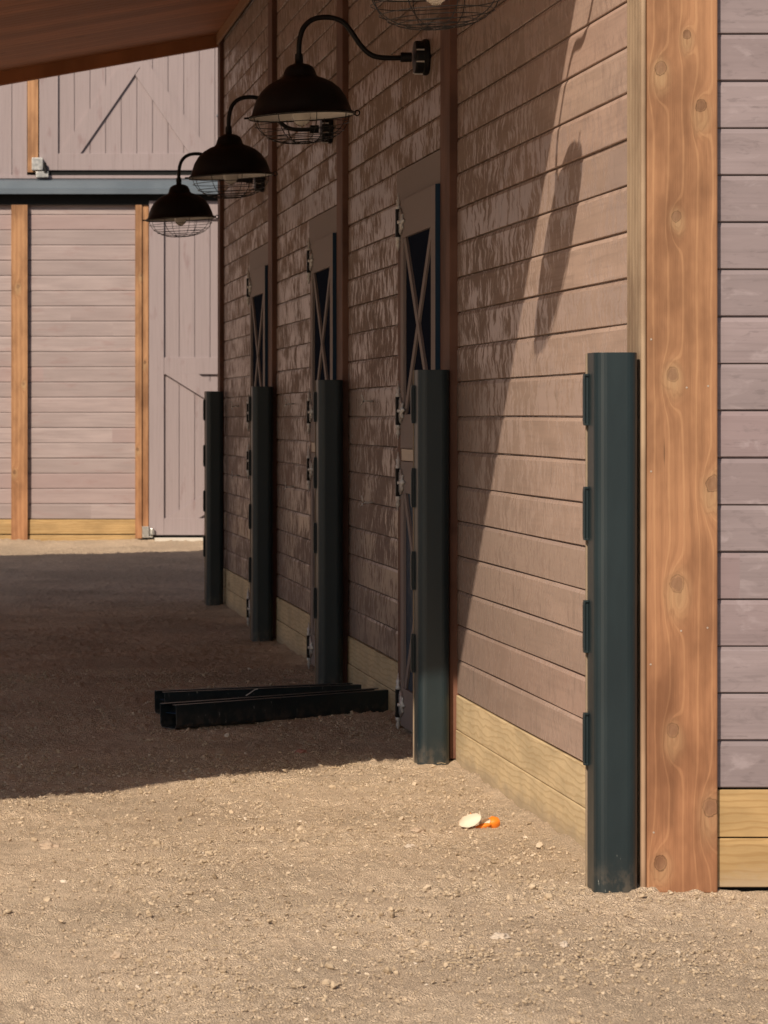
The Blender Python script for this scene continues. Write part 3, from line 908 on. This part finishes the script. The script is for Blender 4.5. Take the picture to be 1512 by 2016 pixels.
# ------------------------------------------------------------------ far barn
YB = 31.0; SB = F / YB
FX = lambda px: (px + 104) / SB
FZ = lambda py: 1.4 + (821 - py) / SB
BB = empty('barn_building', (1.2, YB, .2))
tag(BB, 'pale mauve board barn across the yard with cedar posts, sliding door and loft door', 'building')
IB = Matrix.Translation((-1.2, -YB, -.2))
def fpart(name, bm, mat, parent=None, **kw):
    o = obj(name, bm, mat, None, **kw); o.parent = parent or BB
    if parent is None: o.matrix_parent_inverse = IB
    return o
def fbox(name, mat, x0, x1, y0, y1, z0, z1, bevel=.003, parent=None):
    bm = bmesh.new(); box(bm, x0, x1, YB + y0, YB + y1, z0, z1); return fpart(name, bm, mat, parent, bevel=bevel)
bm = bmesh.new()
zs = FZ(1022)
siding_mesh(bm, -9, FX(267), zs, FZ(404), zs, lambda u, d, z: (u, YB + .014 - d, z), seed=5)
siding_mesh(bm, 5.0, 12, zs, FZ(404), zs, lambda u, d, z: (u, YB + .014 - d, z), seed=6)
fpart('lower_siding', bm, M['far'])
fbox('wall_core', M['dark'], -9, 12, .02, .2, -.2, FZ(352))
for k in range(2):
    fbox('skirt_board', M['lumber_front'], -9, FX(267), -.022, .018, (.08, FZ(1051))[k], (FZ(1053), zs - .003)[k])
# cedar posts
fbox('wall_post', M['fartimber'], FX(22), FX(54), -.065, .0, FZ(1068), FZ(404))
fbox('wall_post', M['fartimber'], FX(22) - 2.4, FX(54) - 2.4, -.065, .0, .1, FZ(404))
fbox('wall_post', M['fartimber'], FX(266), FX(279) - .002, -.055, .0, FZ(1060), FZ(404))
fbox('wall_post', M['fartimber'], FX(279), FX(292), -.035, .0, FZ(1050), FZ(404))
# sliding door
X0 = FX(293); X1 = X0 + 2.9
sd0, sd1 = FZ(1053), FZ(396)
bm = bmesh.new()
k = 0; px = FX(322)
box(bm, X0, X1, YB - .02, YB - .0, sd0, sd1)
xx = px
while xx < X1 - .14:
    box(bm, xx + .003, xx + .139, YB - .030, YB - .021, sd0 + .1, sd1 - .1); xx += .142
sdoor = fpart('sliding_door', bm, M['fardoor'])
def dfr(name, *c): return fbox(name, M['fardoor'], *c, parent=sdoor)
zr0, zr1 = FZ(737), FZ(704); zb = FZ(1020)
dfr('door_stile', X0, FX(322), -.060, -.0205, sd0, sd1)
dfr('door_stile', X1 - .15, X1, -.060, -.0205, sd0, sd1)
dfr('door_rail', FX(322) + .001, X1 - .151, -.057, -.031, zr0, zr1)
dfr('door_rail', FX(322) + .001, X1 - .151, -.057, -.031, sd0, zb)
dfr('door_rail', FX(322) + .001, X1 - .151, -.057, -.031, FZ(432), sd1)
def fbar(parent, a, b, w, y=-.031, t=.018):
    bm = bmesh.new(); bar(bm, (a[0], YB + y, a[1]), (b[0], YB + y, b[1]), w, (0, -1, 0), t)
    return fpart('brace', bm, M['fardoor'], parent)
xl, xr = FX(326), X1 - .16
fbar(sdoor, (FX(332), FZ(721)), (FX(836), FZ(1034)), .16, t=.0255)
fbar(sdoor, (FX(334), FZ(1035)), (FX(836), FZ(722)), .16, t=.023)
fbox('door_sill', M['concrete'], FX(303), X1, -.20, -.0, FZ(1092), FZ(1058))
# roller guide bracket
bm = bmesh.new(); box(bm, FX(279), FX(292), YB - .10, YB - .06, FZ(1058), FZ(1036))
tube(bm, [(FX(298), YB - .09, FZ(1052)), (FX(298), YB - .09, FZ(1040))], .022, 12)
box(bm, FX(284), FX(300), YB - .09, YB - .07, FZ(1058), FZ(1054))
fpart('door_guide', bm, M['galv'], bevel=.003)
# flashing, and near-black strips standing in for the shade in the track gap
bm = bmesh.new()
prism(bm, [(0.0, FZ(352)), (-.12, FZ(358)), (-.125, FZ(372)), (-.16, FZ(374)), (-.16, FZ(384)), (-.145, FZ(384)), (-.145, FZ(379)), (-.0, FZ(379))], -9, 12, lambda y, z, x: (x, YB + y, z))
fpart('flashing', bm, M['flash'])
fbox('shaded_track_gap', M['dark'], -9, 12, -.055, .0, FZ(404), FZ(380) - .002)
fbox('shaded_track_gap', M['dark'], FX(298), 5, -.075, -.056, FZ(396), FZ(380) - .002)
# upper storey
fbox('upper_band', M['fardoor'], -9, 12, -.03, .02, FZ(352), FZ(345))
fbox('upper_core', M['dark'], -9, 12, .0, .2, FZ(345), 5.6)
fbox('loft_gap', M['dark'], FX(92), 12, -.035, -.0, FZ(345), FZ(336))
bm = bmesh.new()
lx0 = FX(77)
lx1 = lx0 + 3.6; lz0, lz1 = FZ(336), 5.3
box(bm, lx0, lx1, YB - .02, YB - .001, lz0, lz1); xx = FX(115) + .004
while xx < lx1 - .15:
    box(bm, xx + .003, xx + .139, YB - .030, YB - .0205, lz0 + .1, lz1 - .1); xx += .1435
ld = fpart('loft_door', bm, M['fardoor'])
fbox('door_stile', M['fardoor'], lx0, FX(114), -.058, -.0205, lz0, lz1, parent=ld)
fbox('door_rail', M['fardoor'], FX(114) + .001, lx1, -.056, -.031, lz0, FZ(303), parent=ld)
fbox('door_rail', M['fardoor'], FX(114) + .001, lx1, -.048, -.031, lz1 - .15, lz1, parent=ld)
fbar(ld, (FX(126), FZ(319)), (FX(261), FZ(123)), .16, t=.0235)
fbar(ld, (FX(269), FZ(123)), (FX(404), FZ(319)), .16, t=.018)
fbox('upper_post', M['fartimber'], FX(54), FX(75), -.06, .0, FZ(340), 5.4)
bm = bmesh.new(); box(bm, -9, FX(54) - .002, YB - .012, YB - .001, FZ(345), 5.4)
for k in range(60):
    x1_ = FX(53) - k * .142
    if x1_ < -8.9: break
    box(bm, x1_ - .136, x1_, YB - .022, YB - .0125, FZ(345), 5.4)
fpart('upper_planks', bm, M['fardoor'])
bm = bmesh.new(); box(bm, FX(62), FX(84), YB - .12, YB - .065, FZ(337), FZ(312)); box(bm, FX(70), FX(95), YB - .11, YB - .09, FZ(351), FZ(339))
o = fpart('loft_bracket', bm, M['galv'], bevel=.006)
bm = bmesh.new(); tube(bm, [(FX(90), YB - .10, FZ(342)), (FX(86), YB - .10, FZ(322))], .02, 10)
fpart('roller', bm, M['black'], o)
bm = bmesh.new(); box(bm, FX(427), FX(437), YB - .14, YB - .06, FZ(268), FZ(232)); box(bm, FX(425), FX(437), YB - .15, YB - .055, FZ(232), FZ(228))
fpart('downpipe_box', bm, M['flash'], bevel=.003)
bm = bmesh.new()
prism(bm, [(-9.3, 5.5), (1.5, 8.6), (12.3, 5.5), (12.3, 5.62), (1.5, 8.75), (-9.3, 5.62)], YB - .15, YB + 12, lambda x, z, y: (x, y, z))
fpart('barn_roof', bm, M['roofmetal'])
bm = bmesh.new()
prism(bm, [(-9, 5.4), (1.5, 8.55), (12, 5.4)], YB, YB + .1, lambda x, z, y: (x, y, z))
fpart('gable', bm, M['far'])
fbox('end_wall', M['far'], -9, -8.8, .2, 11.9, -.2, 5.5); fbox('end_wall', M['far'], 11.8, 12, .2, 11.9, -.2, 5.5)

# ------------------------------------------------------------------ light
w = bpy.data.worlds.new('World'); sc.world = w; w.use_nodes = True
nt = w.node_tree; bg = nt.nodes['Background']
sky = nt.nodes.new('ShaderNodeTexSky'); sky.sky_type = 'NISHITA'; sky.sun_disc = False
sun_dir = Vector((-1, -K1, K2)).normalized()
sky.sun_elevation = math.asin(sun_dir.z); sky.sun_rotation = math.atan2(sun_dir.x, sun_dir.y) % (2 * math.pi)
sky.dust_density = 1.5
nt.links.new(sky.outputs[0], bg.inputs[0]); bg.inputs[1].default_value = .065
L = bpy.data.lights.new('sun', 'SUN'); L.energy = 5.0; L.angle = R(.53); L.color = (1, .83, .64)
lo = bpy.data.objects.new('sun', L); COL.objects.link(lo)
lo.rotation_euler = (-sun_dir).to_track_quat('-Z', 'Y').to_euler(); lo.location = (-4, -6, 8)

# ------------------------------------------------------------------ camera
cam = bpy.data.cameras.new('camera'); co = bpy.data.objects.new('camera', cam); COL.objects.link(co)
co.location = (0, 0, EYE); co.rotation_euler = (R(90), 0, 0)
cam.sensor_fit = 'VERTICAL'; cam.sensor_height = 36; cam.sensor_width = 27
cam.lens = 36 * F / 2016
cam.shift_x = (756 + 104) / 2016; cam.shift_y = -(1008 - 821) / 2016
cam.clip_start = .1; cam.clip_end = 2000
cam.dof.use_dof = True; cam.dof.focus_distance = 12.0; cam.dof.aperture_fstop = 13
sc.camera = co
sc.render.engine = 'CYCLES'
sc.render.resolution_x = 768; sc.render.resolution_y = 1024
sc.view_settings.view_transform = 'Standard'; sc.view_settings.look = 'None'; sc.view_settings.exposure = 0
